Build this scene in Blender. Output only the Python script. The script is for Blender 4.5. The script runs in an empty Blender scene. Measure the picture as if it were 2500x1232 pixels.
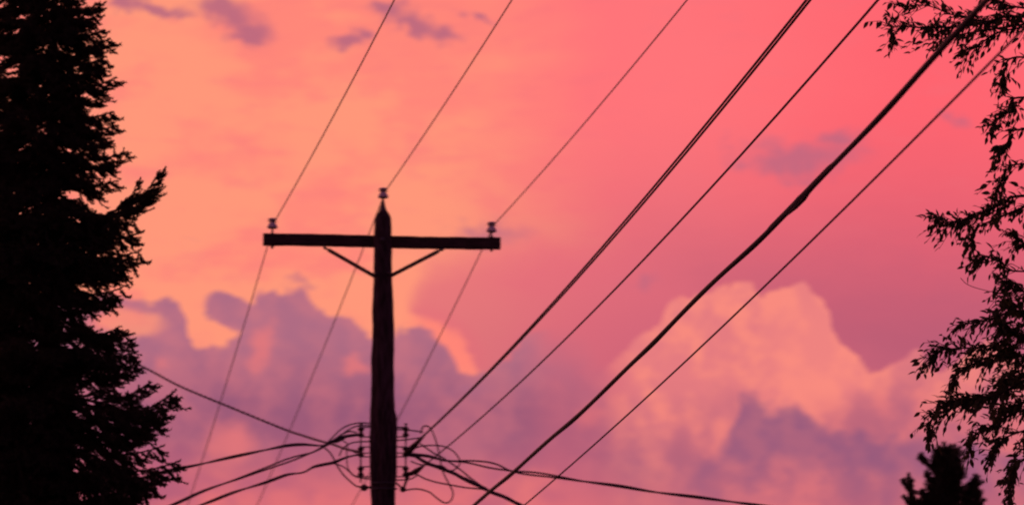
import bpy, math, random
import numpy as np
from mathutils import Vector, Matrix, Quaternion

random.seed(11); RNG = np.random.default_rng(11)
scene = bpy.context.scene
COL = scene.collection

# ------------------------------------------------------------------ camera
F = 10000.0 / 2500.0                 # focal length in picture widths (long zoom)
PITCH = math.radians(10.1)
EYE = Vector((0, 0, 1.6))
cam_d = bpy.data.cameras.new('camera'); cam = bpy.data.objects.new('camera', cam_d); COL.objects.link(cam)
cam.location = EYE; cam.rotation_euler = (math.pi / 2 + PITCH, 0, 0)
cam_d.sensor_width = 36; cam_d.lens = 36 * F; cam_d.clip_end = 8000; cam_d.clip_start = 0.5
cam_d.dof.use_dof = True; cam_d.dof.focus_distance = 26.0; cam_d.dof.aperture_fstop = 4.2; cam_d.dof.aperture_ratio = 0.6
scene.camera = cam
scene.render.resolution_x = 1024; scene.render.resolution_y = 504
scene.cycles.filter_width = 2.1
scene.cycles.max_bounces = 4; scene.cycles.diffuse_bounces = 2; scene.cycles.glossy_bounces = 2; scene.cycles.transparent_max_bounces = 8

# the photograph's measuring grid (2500 x 1232) used to read bearings off it
def ray(px, py):
    u = (px - 1250) / 10000.0; v = (616 - py) / 10000.0
    return Vector((u, math.cos(PITCH) - v * math.sin(PITCH), math.sin(PITCH) + v * math.cos(PITCH)))
def at(px, py, Y):
    d = ray(px, py); return EYE + d * (Y / d.y)
def sky_xy(px, py):
    """bearing of a point of the sky: azimuth and elevation, hundredths of a radian from the middle of the view"""
    d = ray(px, py).normalized()
    return (math.atan2(d.x, d.y) * 100, (math.asin(d.z) - PITCH) * 100)

# ------------------------------------------------------------------ world: dusk sky with clouds
SUN_AZ, SUN_EL = math.radians(-26), math.radians(2.0)
world = bpy.data.worlds.new('World'); scene.world = world; world.use_nodes = True
NT = world.node_tree; NT.nodes.clear()
def s2l(c):
    return tuple(((v / 255) / 12.92 if v / 255 <= .04045 else ((v / 255 + .055) / 1.055) ** 2.4) for v in c) + (1.0,)
class S:
    def __init__(s, sock): s.k = sock
    def _m(s, op, *a): return math_(op, s, *a)
    def __add__(s, o): return math_('ADD', s, o)
    __radd__ = __add__
    def __sub__(s, o): return math_('SUBTRACT', s, o)
    def __rsub__(s, o): return math_('SUBTRACT', o, s)
    def __mul__(s, o): return math_('MULTIPLY', s, o)
    __rmul__ = __mul__
    def __truediv__(s, o): return math_('DIVIDE', s, o)
def put(sock, v):
    if isinstance(v, S): NT.links.new(v.k, sock)
    else: sock.default_value = v
def math_(op, *a, clamp=False):
    n = NT.nodes.new('ShaderNodeMath'); n.operation = op; n.use_clamp = clamp
    for i, v in enumerate(a): put(n.inputs[i], v)
    return S(n.outputs[0])
def step(x, a, b):
    """smooth 0..1 while x goes a..b (a may exceed b)"""
    n = NT.nodes.new('ShaderNodeMapRange'); n.interpolation_type = 'SMOOTHSTEP'
    if a < b: put(n.inputs[0], x); n.inputs[1].default_value = a; n.inputs[2].default_value = b; n.inputs[3].default_value = 0; n.inputs[4].default_value = 1
    else: put(n.inputs[0], x); n.inputs[1].default_value = b; n.inputs[2].default_value = a; n.inputs[3].default_value = 1; n.inputs[4].default_value = 0
    return S(n.outputs[0])
def mix(f, a, b, mode='MIX'):
    n = NT.nodes.new('ShaderNodeMix'); n.data_type = 'RGBA'; n.blend_type = mode; n.clamp_factor = True
    put(n.inputs[0], f); put(n.inputs[6], a); put(n.inputs[7], b)
    return S(n.outputs[2])
def noise(scale, detail=4, rough=.55, off=(0, 0), sq=1.0, flat=None):
    mp = NT.nodes.new('ShaderNodeVectorMath'); mp.operation = 'MULTIPLY_ADD'
    mp.inputs[1].default_value = (1, sq, 1); mp.inputs[2].default_value = (off[0], off[1], 0)
    NT.links.new((flat or FLAT).k, mp.inputs[0])
    n = NT.nodes.new('ShaderNodeTexNoise'); n.noise_dimensions = '2D'
    NT.links.new(mp.outputs[0], n.inputs['Vector'])
    n.inputs['Scale'].default_value = scale; n.inputs['Detail'].default_value = detail
    n.inputs['Roughness'].default_value = rough
    return S(n.outputs['Fac']) - .5
def billow(scale, off=(0, 0), detail=1):
    """rounded bulges with creases between them"""
    return math_('ABSOLUTE', noise(scale, detail, .5, off)) * 2.6 - .33
geo = NT.nodes.new('ShaderNodeTexCoord')
D = S(geo.outputs['Generated'])
sep = NT.nodes.new('ShaderNodeSeparateXYZ'); NT.links.new(D.k, sep.inputs[0])
dx, dy, dz = (S(o) for o in sep.outputs)
cmb = NT.nodes.new('ShaderNodeCombineXYZ'); NT.links.new(dx.k, cmb.inputs[0]); NT.links.new(dz.k, cmb.inputs[1]); FLAT = S(cmb.outputs[0])
cmr = NT.nodes.new('ShaderNodeCombineXYZ'); put(cmr.inputs[0], dx * .82 + dz * .57); put(cmr.inputs[1], dz * .82 - dx * .57); TURN = S(cmr.outputs[0])
AZ = math_('ARCTAN2', dx, dy) * 100
EL = (math_('ARCSINE', dz) - PITCH) * 100
# wandering of the outlines, coarse to fine, all fixed to directions of the sky
wx, wy = noise(45, 5, .6), noise(45, 5, .6, (3.7, 1.2))
wa, wb = noise(160, 3, .6, (3, 7)), noise(160, 3, .6, (8, 2))
bil = billow(55, (1.3, .7))
bil2 = billow(130, (4.3, 2.7), 2)
X1 = AZ + wx * .9 + wa * .35; Y1 = EL + wy * .9 + wb * .35
def curve(x, pts, lo=-16., hi=16., ylo=-10., yhi=10., soft=False):
    n = NT.nodes.new('ShaderNodeFloatCurve')
    c = n.mapping.curves[0]; n.mapping.use_clip = False
    pts = sorted(pts)
    P = [((a - lo) / (hi - lo), (b - ylo) / (yhi - ylo)) for a, b in pts]
    while len(c.points) < len(P): c.points.new(.5, .5)
    for q, p in zip(c.points, P):
        q.location = p; q.handle_type = 'AUTO_CLAMPED' if soft else 'AUTO'
    n.mapping.extend = 'HORIZONTAL'; n.mapping.update()
    n.inputs['Factor'].default_value = 1
    put(n.inputs['Value'], (x - lo) * (1 / (hi - lo)))
    return S(n.outputs[0]) * (yhi - ylo) + ylo
def outline(x, pix, **k): return curve(x, [sky_xy(*p) for p in pix], **k)
def vec2(x, y):
    c = NT.nodes.new('ShaderNodeCombineXYZ'); put(c.inputs[0], x); put(c.inputs[1], y); return S(c.outputs[0])
def puff(px, py, rx, ry, P=None, tilt=0., weak=0.):
    """distance from a bearing in ellipse radii: 0 in the middle, 1 at the rim"""
    cx, cy = sky_xy(px, py); P = PS if P is None else P; rx /= 100; ry /= 100
    if tilt:
        m = NT.nodes.new('ShaderNodeMapping'); m.vector_type = 'TEXTURE'; NT.links.new(P.k, m.inputs[0])
        m.inputs['Location'].default_value = (cx, cy, 0); m.inputs['Rotation'].default_value = (0, 0, tilt); m.inputs['Scale'].default_value = (rx, ry, 1)
    else:
        m = NT.nodes.new('ShaderNodeVectorMath'); m.operation = 'MULTIPLY_ADD'; NT.links.new(P.k, m.inputs[0])
        m.inputs[1].default_value = (1 / rx, 1 / ry, 0); m.inputs[2].default_value = (-cx / rx, -cy / ry, 0)
    l = NT.nodes.new('ShaderNodeVectorMath'); l.operation = 'LENGTH'; NT.links.new(m.outputs[0], l.inputs[0])
    r = S(l.outputs['Value'])
    return r + weak if weak else r
def union(*a):
    r = a[0]
    for b in a[1:]: r = math_('MINIMUM', r, b)
    return r
P0 = vec2(AZ, EL)
PE = vec2(AZ + wx * .4 + wa * .5, EL + wy * .3 + wb * .5)       # crisp, slightly ragged
PS = vec2(AZ + wx * 1.1 + wa * .6, EL + wy * .9 + wb * .6)      # torn and soft

# clear air and high veil: orange toward the sunset, rose away from it, mauve lower down to the right
tone = noise(26, 3, .58, (7, 3), 1.5); tone2 = noise(60, 4, .6, (0, 9), flat=TURN)
nlow = noise(14, 1, .5, (5, 5)); nmid = noise(30, 4, .55, (2, 1), 2.0)
streak = noise(70, 4, .62, (4, 6), 3.2)
warm = step(AZ + nlow * 2.5 + nmid * 3.0 + streak * 1.2 + EL * .05, -2.6, 2.6)
base = mix(warm, s2l((255, 150, 121)), s2l((255, 115, 121)))
base = mix(step(AZ + nlow * 3 + nmid * 2, 3.5, 10.5), base, s2l((254, 99, 111)))
base = mix(step(nmid + nlow * .5 + EL * .035 + tone2 * .25 + streak * .3, -.04, .28) * step(AZ, 3, -3) * .75, base, s2l((255, 128, 120)))
base = mix(step(streak + nmid * .5, .0, .25) * .16, base, s2l((236, 112, 124)))
mauve = step(AZ, -3.0, 6.0) * step(EL + nlow * 1.5 + streak * .8, 4.0, -3.6)
base = mix(mauve, base, s2l((182, 91, 117)))
# far from the sunset the dusk sky dims and turns to violet; so does the zenith
sd = Vector((math.sin(SUN_AZ), math.cos(SUN_AZ), 0))
toward = dx * sd.x + dy * sd.y
dusk = step(toward, .80, -.35)
base = mix(dusk, base, s2l((86, 48, 84)))
base = mix(step(dz, .30, .85), base, s2l((66, 46, 78)))

# thin mauve veil hanging right of the pole, with the bright rift along its lower edge
vt = outline(X1, [(900, 900), (960, 800), (978, 742), (990, 705), (1010, 672), (1040, 625), (1090, 585), (1160, 555), (1250, 540), (1350, 540), (1500, 560), (1700, 640), (1900, 760), (2300, 860)], soft=True)
vb = outline(X1, [(900, 760), (985, 748), (1010, 790), (1060, 803), (1105, 818), (1140, 860), (1165, 890), (1195, 915), (1230, 990), (1290, 1200), (1400, 1340)], soft=True)
veil = step(vt - Y1, -.25, 1.3) * step(X1, -2.75, -2.3) * step(Y1 - vb, -.1, .22)
rift = step(puff(1100, 835, 150, 75, P0, -.7), 1, .4)
sky = mix(rift * .85, base, s2l((255, 130, 118)))
sky = mix(veil * .75, sky, mix(step(EL, .8, -3.6), s2l((230, 108, 122)), s2l((206, 100, 120))))

# great cumulus to the right, lit salmon
ct = outline(AZ + wa * .22 + wx * .12, [(1380, 1010), (1440, 935), (1490, 890), (1520, 855), (1570, 822), (1610, 790), (1632, 752), (1660, 732), (1700, 724), (1740, 712), (1775, 698), (1815, 694), (1845, 704), (1872, 717), (1895, 712), (1922, 698), (1955, 694), (1985, 708), (2012, 738), (2024, 775), (2032, 815), (2052, 838), (2085, 862), (2112, 888), (2140, 902), (2165, 897), (2195, 880), (2238, 863), (2262, 880), (2290, 900), (2350, 880), (2395, 832), (2425, 830), (2460, 850), (2520, 880), (2700, 900)])
cdep = ct - (EL + wb * .46 + bil2 * .32)
cum = step(cdep, -.04, .10)
rel_a = noise(58, 4, .6, (6.1, 2.2), flat=TURN); rel_b = noise(58, 4, .6, (6.1 + .0034, 2.2 - .0005), flat=TURN); relief = rel_a - rel_b      # sides of the billows turned to the light
shade_n = noise(38, 3, .6, (9, 4)); shade_f = noise(90, 3, .6, (1, 4), flat=TURN)
c_lit = mix(step(shade_n * .7 + shade_f * .4 + relief * 1.5, -.22, .22), s2l((228, 122, 127)), s2l((248, 138, 126)))
c_lit = mix(step(puff(1985, 855, 190, 240, PE), 1, .2) * .45, c_lit, s2l((250, 139, 128)))
c_low = mix(step(shade_n * .7 + shade_f * .4 + relief * 1.2, -.22, .22), s2l((188, 101, 122)), s2l((222, 116, 123)))
c_col = mix(step(EL + shade_n * 3.5 - AZ * .22, -4.4, -6.6), c_lit, c_low)
sky = mix(cum * step(AZ + wx * .5, 1.8, 3.2), sky, c_col)

# violet cumulus bank, lower left, running on under the veil
lt = outline(AZ + wa * .25 + wx * .1, [(-200, 760), (100, 740), (280, 722), (330, 728), (372, 742), (395, 727), (420, 724), (440, 742), (455, 790), (468, 842), (490, 852), (540, 838), (590, 815), (612, 775), (622, 722), (655, 712), (690, 718), (735, 708), (768, 740), (800, 768), (850, 772), (878, 790), (905, 822), (950, 818), (985, 806), (1045, 808), (1075, 835), (1098, 858), (1108, 895), (1140, 908), (1180, 905), (1220, 890), (1270, 840), (1330, 800), (1400, 800), (1450, 850), (1520, 960), (1620, 1040), (1750, 1110), (1900, 1140), (2200, 1150), (2400, 1150)])
ldep = lt - (EL + wb * .46 + bil2 * .26)
bank_soft = step(AZ, -.1, 1.2)
bank = step(ldep, -.06, .12) * (1 - bank_soft) + step(ldep + wy * 1.6, -.3, 1.9) * bank_soft * .6
head = puff(572, 764, 84, 46, PE, -.4)            # the overhanging head left of the main tower
bank = math_('MAXIMUM', bank, step(head, 1.02, .78))
hole = step(puff(320, 790, 100, 42, PE), 1, .5)               # light showing through under the left arm
bank = bank * (1 - hole * .75)
b_top = mix(step(tone * .7 + tone2 * .35 + relief * 1.3, -.25, .25), s2l((174, 106, 131)), s2l((194, 113, 130)))
b_mid = mix(step(tone * .8 + tone2 * .35 + relief * .9, -.22, .24), s2l((152, 87, 119)), s2l((186, 102, 123)))
b_low = mix(step(tone + tone2 * .6, -.2, .12), s2l((182, 94, 120)), s2l((226, 112, 118)))
b_col = mix(step(EL + wy * 1.2, -1.8, -4.2), b_top, b_mid)
b_col = mix(step(EL + tone * 2.5 + tone2 * 1.2 + step(AZ, -1, 4) * .7, -4.4, -6.1), b_col, b_low)
lights = union(puff(640, 850, 42, 90, tilt=-.2), puff(545, 1090, 110, 80), puff(860, 890, 46, 36), puff(280, 780, 110, 40), puff(1290, 1190, 200, 70, weak=.2), puff(1450, 1000, 60, 60, weak=.2), puff(380, 880, 30, 60, weak=.3))
b_col = mix(step(lights - tone2 * .7, .95, .1) * .6, b_col, s2l((240, 122, 120)))
sky = mix(bank, sky, b_col)

# slate-violet scud in front of the great cumulus
dt = outline(AZ + wa * .35 + wx * .15, [(1500, 1180), (1640, 1130), (1740, 1100), (1785, 1040), (1800, 990), (1818, 952), (1845, 958), (1870, 988), (1905, 985), (1950, 980), (1975, 1000), (1990, 1030), (2030, 1035), (2100, 1040), (2150, 1065), (2200, 1058), (2280, 1062), (2400, 1080), (2520, 1080)])
ddep = dt - (EL + wb * .5 + bil2 * .3)
scud = step(ddep, -.06, .4) * step(EL + wy * 2.2 + tone2 * 2.2, -6.4, -4.7) * step(AZ + wx * 2, 3.4, 5.6)
sky = mix(scud * .88, sky, mix(step(tone2 * .6 + relief * 1.4, -.22, .25), s2l((142, 86, 124)), s2l((164, 94, 124))))

# small dark wisps high up
wisps = union(puff(556, 34, 112, 48, tilt=-.3), puff(612, 74, 76, 44), puff(380, 26, 130, 18, tilt=-.1), puff(305, 16, 48, 18), puff(600, 94, 66, 16),
              puff(1010, 46, 130, 34, tilt=-.40), puff(1080, 72, 72, 26, tilt=-.2), puff(935, 18, 60, 24), puff(1180, 45, 70, 14, tilt=-.35, weak=.25),
              puff(850, 98, 64, 20, tilt=.5), puff(885, 78, 32, 28))
sky = mix(step(wisps - wa * .9 - wx * .6 - streak * .5, 1.15, .2) * .85, sky, s2l((178, 100, 126)))
faint = union(puff(1960, 380, 240, 72), puff(2040, 340, 90, 46), puff(2330, 290, 70, 26, tilt=-.3, weak=.15), puff(1200, 575, 180, 46, weak=.2), puff(1580, 690, 110, 50, weak=.4), puff(450, 580, 90, 26, weak=.5), puff(745, 700, 50, 20, weak=.15), puff(1120, 950, 180, 30, weak=.2))
sky = mix(step(faint - wa * .6 - wx * .5 - streak * .6, .98, .1) * .68, sky, s2l((172, 102, 130)))

# the same weather goes on round the rest of the horizon and overhead
cov = noise(5.5, 4, .58, (11, 6), 2.2)
outside = math_('MAXIMUM', step(math_('ABSOLUTE', AZ), 15, 26), step(EL, 9, 18))
gen = step(cov, .02, .14) * outside
gcol = mix(dusk, s2l((190, 100, 122)), s2l((78, 45, 76)))
sky = mix(gen * .7, sky, gcol)

nish = NT.nodes.new('ShaderNodeTexSky'); nish.sky_type = 'NISHITA'; nish.sun_disc = False
nish.sun_elevation = SUN_EL; nish.sun_rotation = SUN_AZ; nish.air_density = 1.5; nish.dust_density = 3.0; nish.ozone_density = 2.0
bg1 = NT.nodes.new('ShaderNodeBackground'); bg2 = NT.nodes.new('ShaderNodeBackground'); add = NT.nodes.new('ShaderNodeAddShader')
NT.links.new(nish.outputs[0], bg1.inputs[0]); bg1.inputs[1].default_value = 0.004
NT.links.new(sky.k, bg2.inputs[0]); bg2.inputs[1].default_value = 1.0
wout = NT.nodes.new('ShaderNodeOutputWorld')
NT.links.new(bg1.outputs[0], add.inputs[0]); NT.links.new(bg2.outputs[0], add.inputs[1]); NT.links.new(add.outputs[0], wout.inputs[0])
world.cycles.sampling_method = 'MANUAL'; world.cycles.sample_map_resolution = 512

sun_d = bpy.data.lights.new('sun', 'SUN'); sun = bpy.data.objects.new('sun', sun_d); COL.objects.link(sun)
sun_d.energy = 0.12; sun_d.angle = math.radians(0.5); sun_d.color = (1.0, .45, .25)
sv = Vector((math.sin(SUN_AZ) * math.cos(SUN_EL), math.cos(SUN_AZ) * math.cos(SUN_EL), math.sin(SUN_EL)))
sun.rotation_euler = (-sv).to_track_quat('-Z', 'Y').to_euler()

vs = scene.view_settings
vs.view_transform = 'Standard'; vs.look = 'None'; vs.exposure = 0; vs.gamma = 1; vs.use_curve_mapping = False

# ------------------------------------------------------------------ materials
def material(name, color, rough=.8, var=0., scale=20., bump=0., metal=0., stretch=(1, 1, 1), color2=None, coat=0., translucent=0.):
    m = bpy.data.materials.new(name); m.use_nodes = True
    nt = m.node_tree; b = nt.nodes['Principled BSDF']; out = nt.nodes['Material Output']
    b.inputs['Base Color'].default_value = (*color, 1); b.inputs['Roughness'].default_value = rough
    b.inputs['Metallic'].default_value = metal
    b.inputs['Specular IOR Level'].default_value = .3
    if coat: b.inputs['Coat Weight'].default_value = coat; b.inputs['Coat Roughness'].default_value = .1
    if var or bump:
        tc = nt.nodes.new('ShaderNodeTexCoord'); mp = nt.nodes.new('ShaderNodeMapping'); mp.inputs['Scale'].default_value = stretch
        nz = nt.nodes.new('ShaderNodeTexNoise'); nz.inputs['Scale'].default_value = scale; nz.inputs['Detail'].default_value = 6
        nt.links.new(tc.outputs['Object'], mp.inputs[0]); nt.links.new(mp.outputs[0], nz.inputs['Vector'])
        rp = nt.nodes.new('ShaderNodeValToRGB'); rp.color_ramp.elements[0].position = .32; rp.color_ramp.elements[1].position = .68
        c2 = color2 or tuple(min(1, c * (1 + var)) for c in color); c1 = color if color2 else tuple(c * (1 - var) for c in color)
        rp.color_ramp.elements[0].color = (*c1, 1); rp.color_ramp.elements[1].color = (*c2, 1)
        nt.links.new(nz.outputs['Fac'], rp.inputs[0]); nt.links.new(rp.outputs[0], b.inputs['Base Color'])
        if bump:
            bp = nt.nodes.new('ShaderNodeBump'); bp.inputs['Strength'].default_value = bump; bp.inputs['Distance'].default_value = .02
            nt.links.new(nz.outputs['Fac'], bp.inputs['Height']); nt.links.new(bp.outputs[0], b.inputs['Normal'])
    if translucent:
        tr = nt.nodes.new('ShaderNodeBsdfTranslucent'); tr.inputs[0].default_value = (color[0] * 1.2, color[1] * 1.2, color[2], 1)
        mx = nt.nodes.new('ShaderNodeMixShader'); mx.inputs[0].default_value = translucent
        nt.links.new(b.outputs[0], mx.inputs[1]); nt.links.new(tr.outputs[0], mx.inputs[2]); nt.links.new(mx.outputs[0], out.inputs[0])
    return m
M = dict(
    wood=material('creosoted_wood', (.054, .037, .047), .9, .8, 16, 1.0, stretch=(3, 3, .35)),
    arm=material('weathered_timber', (.058, .040, .042), .9, .4, 12, .6, stretch=(.4, 4, 4)),
    steel=material('galvanised_steel', (.11, .11, .12), .55, .3, 30, .1, metal=.5),
    porcelain=material('grey_porcelain', (.78, .76, .80), .16, .05, 25, coat=.6),
    spool=material('brown_porcelain', (.05, .025, .02), .25, .1, 25, coat=.5),
    wire=material('aged_conductor', (.15, .12, .12), .6, .2, 40),
    rubber=material('black_insulation', (.05, .040, .056), .85, .2, 40),
    splice=material('pale_splice_sleeve', (.16, .20, .17), .5, .15, 40),
    bark=material('spruce_bark', (.05, .035, .028), .95, .35, 18, .8, stretch=(1, 1, .4)),
    needle=material('spruce_needles', (.048, .056, .032), .75, .3, 6, translucent=.12),
    needle2=material('pine_needles', (.050, .060, .032), .75, .3, 6, translucent=.12),
    twig=material('twig_bark', (.045, .032, .028), .9, .3, 30),
    leaf=material('leaf_green', (.060, .075, .032), .6, .3, 9, translucent=.3),
    grass=material('dry_grass', (.045, .055, .025), .95, .35, 3, .4),
)

# ------------------------------------------------------------------ helpers
def mesh_from(name, v, f, mats, midx=None, smooth=True):
    me = bpy.data.meshes.new(name)
    v = np.asarray(v, dtype=np.float32)
    me.from_pydata([tuple(a) for a in v] if len(v) < 4000 else v.tolist(), [], f if isinstance(f, list) else f.tolist())
    for m in mats: me.materials.append(m)
    if midx is not None: me.polygons.foreach_set('material_index', np.asarray(midx, dtype=np.int32))
    if smooth: me.polygons.foreach_set('use_smooth', np.ones(len(me.polygons), dtype=bool))
    me.update(); return me
def link(name, me, parent=None, **props):
    o = bpy.data.objects.new(name, me); COL.objects.link(o)
    if parent: o.parent = parent
    for k, v in props.items(): o[k] = v
    return o
def thing(name, label, category, loc=(0, 0, 0), group=None):
    o = bpy.data.objects.new(name, None); COL.objects.link(o); o.location = loc; o.empty_display_size = .2
    o['label'] = label; o['category'] = category
    if group: o['group'] = group
    return o
class MB:
    def __init__(s): s.v = []; s.f = []; s.m = []
    def add(s, v, f, mi=0):
        n = len(s.v); s.v.extend([tuple(a) for a in v]); s.f.extend([tuple(i + n for i in q) for q in f]); s.m.extend([mi] * len(f))
    def tube(s, pts, rad, sides=7, mi=0, cap=True):
        pts = [Vector(p) for p in pts]; n = len(pts)
        if not hasattr(rad, '__len__'): rad = [rad] * n
        t0 = (pts[1] - pts[0]).normalized(); up = Vector((0, 0, 1)) if abs(t0.z) < .9 else Vector((1, 0, 0))
        nrm = (up - t0 * up.dot(t0)).normalized(); vs_ = []
        for i in range(n):
            t = (pts[min(i + 1, n - 1)] - pts[max(i - 1, 0)])
            t = t.normalized() if t.length > 1e-9 else t0
            nrm = nrm - t * nrm.dot(t); nrm.normalize(); b = t.cross(nrm)
            for k in range(sides):
                a = 2 * math.pi * k / sides
                vs_.append(pts[i] + (nrm * math.cos(a) + b * math.sin(a)) * rad[i])
        fs = [(i * sides + k, i * sides + (k + 1) % sides, (i + 1) * sides + (k + 1) % sides, (i + 1) * sides + k) for i in range(n - 1) for k in range(sides)]
        if cap: fs += [tuple(range(sides - 1, -1, -1)), tuple((n - 1) * sides + k for k in range(sides))]
        s.add(vs_, fs, mi)
    def lathe(s, c, prof, sides=20, mi=0, axis=None):
        c = Vector(c); vs_ = []
        q = Vector((0, 0, 1)).rotation_difference(Vector(axis)) if axis is not None else None
        for r, z in prof:
            for k in range(sides):
                a = 2 * math.pi * k / sides; p = Vector((r * math.cos(a), r * math.sin(a), z))
                vs_.append(c + (q @ p if q else p))
        n = len(prof)
        fs = [(i * sides + k, i * sides + (k + 1) % sides, (i + 1) * sides + (k + 1) % sides, (i + 1) * sides + k) for i in range(n - 1) for k in range(sides)]
        fs += [tuple(range(sides - 1, -1, -1)), tuple((n - 1) * sides + k for k in range(sides))]
        s.add(vs_, fs, mi)
    def beam(s, a, b, w, h, up=(0, 0, 1), mi=0, bev=.006):
        """chamfered bar from a to b"""
        a, b = Vector(a), Vector(b); t = (b - a).normalized(); up = Vector(up); sd_ = t.cross(up).normalized(); up = sd_.cross(t)
        ring = [(-w / 2 + bev, -h / 2), (w / 2 - bev, -h / 2), (w / 2, -h / 2 + bev), (w / 2, h / 2 - bev), (w / 2 - bev, h / 2), (-w / 2 + bev, h / 2), (-w / 2, h / 2 - bev), (-w / 2, -h / 2 + bev)]
        vs_ = [c + sd_ * x + up * z for c in (a, b) for x, z in ring]
        fs = [(k, (k + 1) % 8, 8 + (k + 1) % 8, 8 + k) for k in range(8)] + [tuple(range(7, -1, -1)), tuple(range(8, 16))]
        s.add(vs_, fs, mi)
    def build(s, name, mats, parent=None, smooth=True, **props):
        mats = mats if isinstance(mats, list) else [mats]
        me = mesh_from(name, s.v, s.f, mats, s.m, smooth)
        o = link(name, me, parent, **props)
        if parent is not None: o.matrix_parent_inverse = Matrix.Translation(-parent.location)
        return o
def catmull(pts, sub=6):
    P = [Vector(p) for p in pts]; P = [P[0] * 2 - P[1]] + P + [P[-1] * 2 - P[-2]]; out = []
    for i in range(1, len(P) - 2):
        a, b, c, d = P[i - 1:i + 3]
        for k in range(sub):
            t = k / sub
            out.append(.5 * ((2 * b) + (c - a) * t + (2 * a - 5 * b + 4 * c - d) * t * t + (3 * b - a - 3 * c + d) * t ** 3))
    out.append(P[-2]); return out
def Z4(zx, zy): return (740 + zx / 4.53, 960 + zy / 4.53)      # from the enlarged view of the rack
def Z6(zx, zy): return (1000 + zx / 6.25, 1040 + zy / 6.25)

# ------------------------------------------------------------------ ground
g = MB(); N = 24
gv = []; 
for j in range(N + 1):
    for i in range(N + 1):
        x = (i / N * 2 - 1); y = (j / N * 2 - 1); x = x * abs(x) * 3000; y = y * abs(y) * 3000
        gv.append((x, y, .12 * math.sin(x * .05 + 1) * math.cos(y * .04) - .12))
gf = [(j * (N + 1) + i, j * (N + 1) + i + 1, (j + 1) * (N + 1) + i + 1, (j + 1) * (N + 1) + i) for j in range(N) for i in range(N)]
g.add(gv, gf); g.build('ground', M['grass'], kind='structure')

# ------------------------------------------------------------------ utility pole
PY = 41.5                                              # distance of the pole
KM = (at(1000, 600, PY) - at(900, 600, PY)).x / 100      # metres per grid pixel at the pole
pole = thing('utility_pole', 'dark weathered wooden utility pole with crossarm and three porcelain insulators', 'utility pole')
rows = [(513, 928, 944), (517, 925, 947.5), (522, 921, 950.5), (528, 917.5, 953.5), (534, 915, 955.5), (555, 914, 956.5), (600, 912.5, 957), (640, 912, 957.5), (680, 911.5, 958), (720, 909.5, 959), (760, 908.5, 961), (800, 909, 963), (850, 907.5, 962), (900, 906, 961.5), (950, 905.5, 962.5), (1000, 904, 965), (1015, 903.5, 969), (1060, 902.5, 971), (1100, 902.5, 970.5), (1150, 904, 969), (1190, 905.5, 966.5), (1240, 906, 966), (1320, 905, 968), (1500, 902, 972)]
prof = []
for y, l, r in rows:
    p = at((l + r) / 2, y, PY); prof.append((p.x, p.z, (r - l) / 2 * KM))
zb = prof[-1][1]; xb = prof[-1][0]
prof += [(xb, zb * .6, prof[-1][2] * 1.08), (xb, zb * .3, prof[-1][2] * 1.16), (xb, -.3, prof[-1][2] * 1.25)]
fine = []
for (x0, z0, r0), (x1, z1, r1) in zip(prof, prof[1:]):
    k = max(1, int((z0 - z1) / .045)) if z0 > 5 else max(1, int((z0 - z1) / .3))
    fine += [(x0 + (x1 - x0) * i / k, z0 + (z1 - z0) * i / k, r0 + (r1 - r0) * i / k) for i in range(k)]
fine.append(prof[-1])
NS = 40; ph = [random.uniform(0, 6.28) for _ in range(12)]
cracks = [(random.uniform(0, 6.28), random.uniform(4, 9), random.uniform(.5, 1.6)) for _ in range(16)]
vv = []
for x, z, r in fine:
    for k in range(NS):
        a = 2 * math.pi * k / NS
        d = .012 * math.sin(3 * a + z * 2.1 + ph[0]) + .02 * math.sin(z * 7.3 + 2 * a + ph[1]) * math.sin(z * 3.1 + ph[2]) + .022 * math.sin(z * 19 + 3 * a + ph[3]) * math.sin(a * 2 + z * 5 + ph[4]) + random.uniform(-.016, .016)
        for ca, cz, cl in cracks:
            dd = abs((a - ca + math.pi) % (2 * math.pi) - math.pi)
            if dd < .1 and abs(z - cz) < cl: d -= .09
        rr = r * (1 + d)
        vv.append((x + rr * math.cos(a), PY + rr * math.sin(a), z))
nr = len(fine)
ff = [(i * NS + k, (i + 1) * NS + k, (i + 1) * NS + (k + 1) % NS, i * NS + (k + 1) % NS) for i in range(nr - 1) for k in range(NS)] + [tuple(range(NS)), tuple((nr - 1) * NS + k for k in range(NS - 1, -1, -1))]
b = MB(); b.add(vv, ff); b.build('pole_shaft', M['wood'], pole)

# crossarm: a little askew, on the far side of the pole
AYO = .155
yaw = math.radians(4.0)
al = at(642, 585.5, PY + AYO - math.sin(yaw) * 1.2); ar = at(1222, 593.5, PY + AYO + math.sin(yaw) * 1.2)
b = MB(); segs = 30; hh = .119; ww = .09
ringp = [(-1, -1), (1, -1), (1, 1), (-1, 1)]
for i in range(segs): pass
t = (ar - al).normalized(); sdv = t.cross(Vector((0, 0, 1))).normalized(); upv = sdv.cross(t)
av = []; bev = .007
r8 = [(-ww / 2 + bev, -hh / 2), (ww / 2 - bev, -hh / 2), (ww / 2, -hh / 2 + bev), (ww / 2, hh / 2 - bev), (ww / 2 - bev, hh / 2), (-ww / 2 + bev, hh / 2), (-ww / 2, hh / 2 - bev), (-ww / 2, -hh / 2 + bev)]
for i in range(segs + 1):
    s_ = i / segs; c = al.lerp(ar, s_) + upv * (.006 * math.sin(s_ * 5 + 1)) 
    for x, z in r8:
        j1, j2 = random.uniform(-.0022, .0022), random.uniform(-.0022, .0022)
        av.append(c + sdv * (x + j1) + upv * (z + j2))
af = [(i * 8 + k, i * 8 + (k + 1) % 8, (i + 1) * 8 + (k + 1) % 8, (i + 1) * 8 + k) for i in range(segs) for k in range(8)] + [tuple(range(7, -1, -1)), tuple(segs * 8 + k for k in range(8))]
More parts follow.
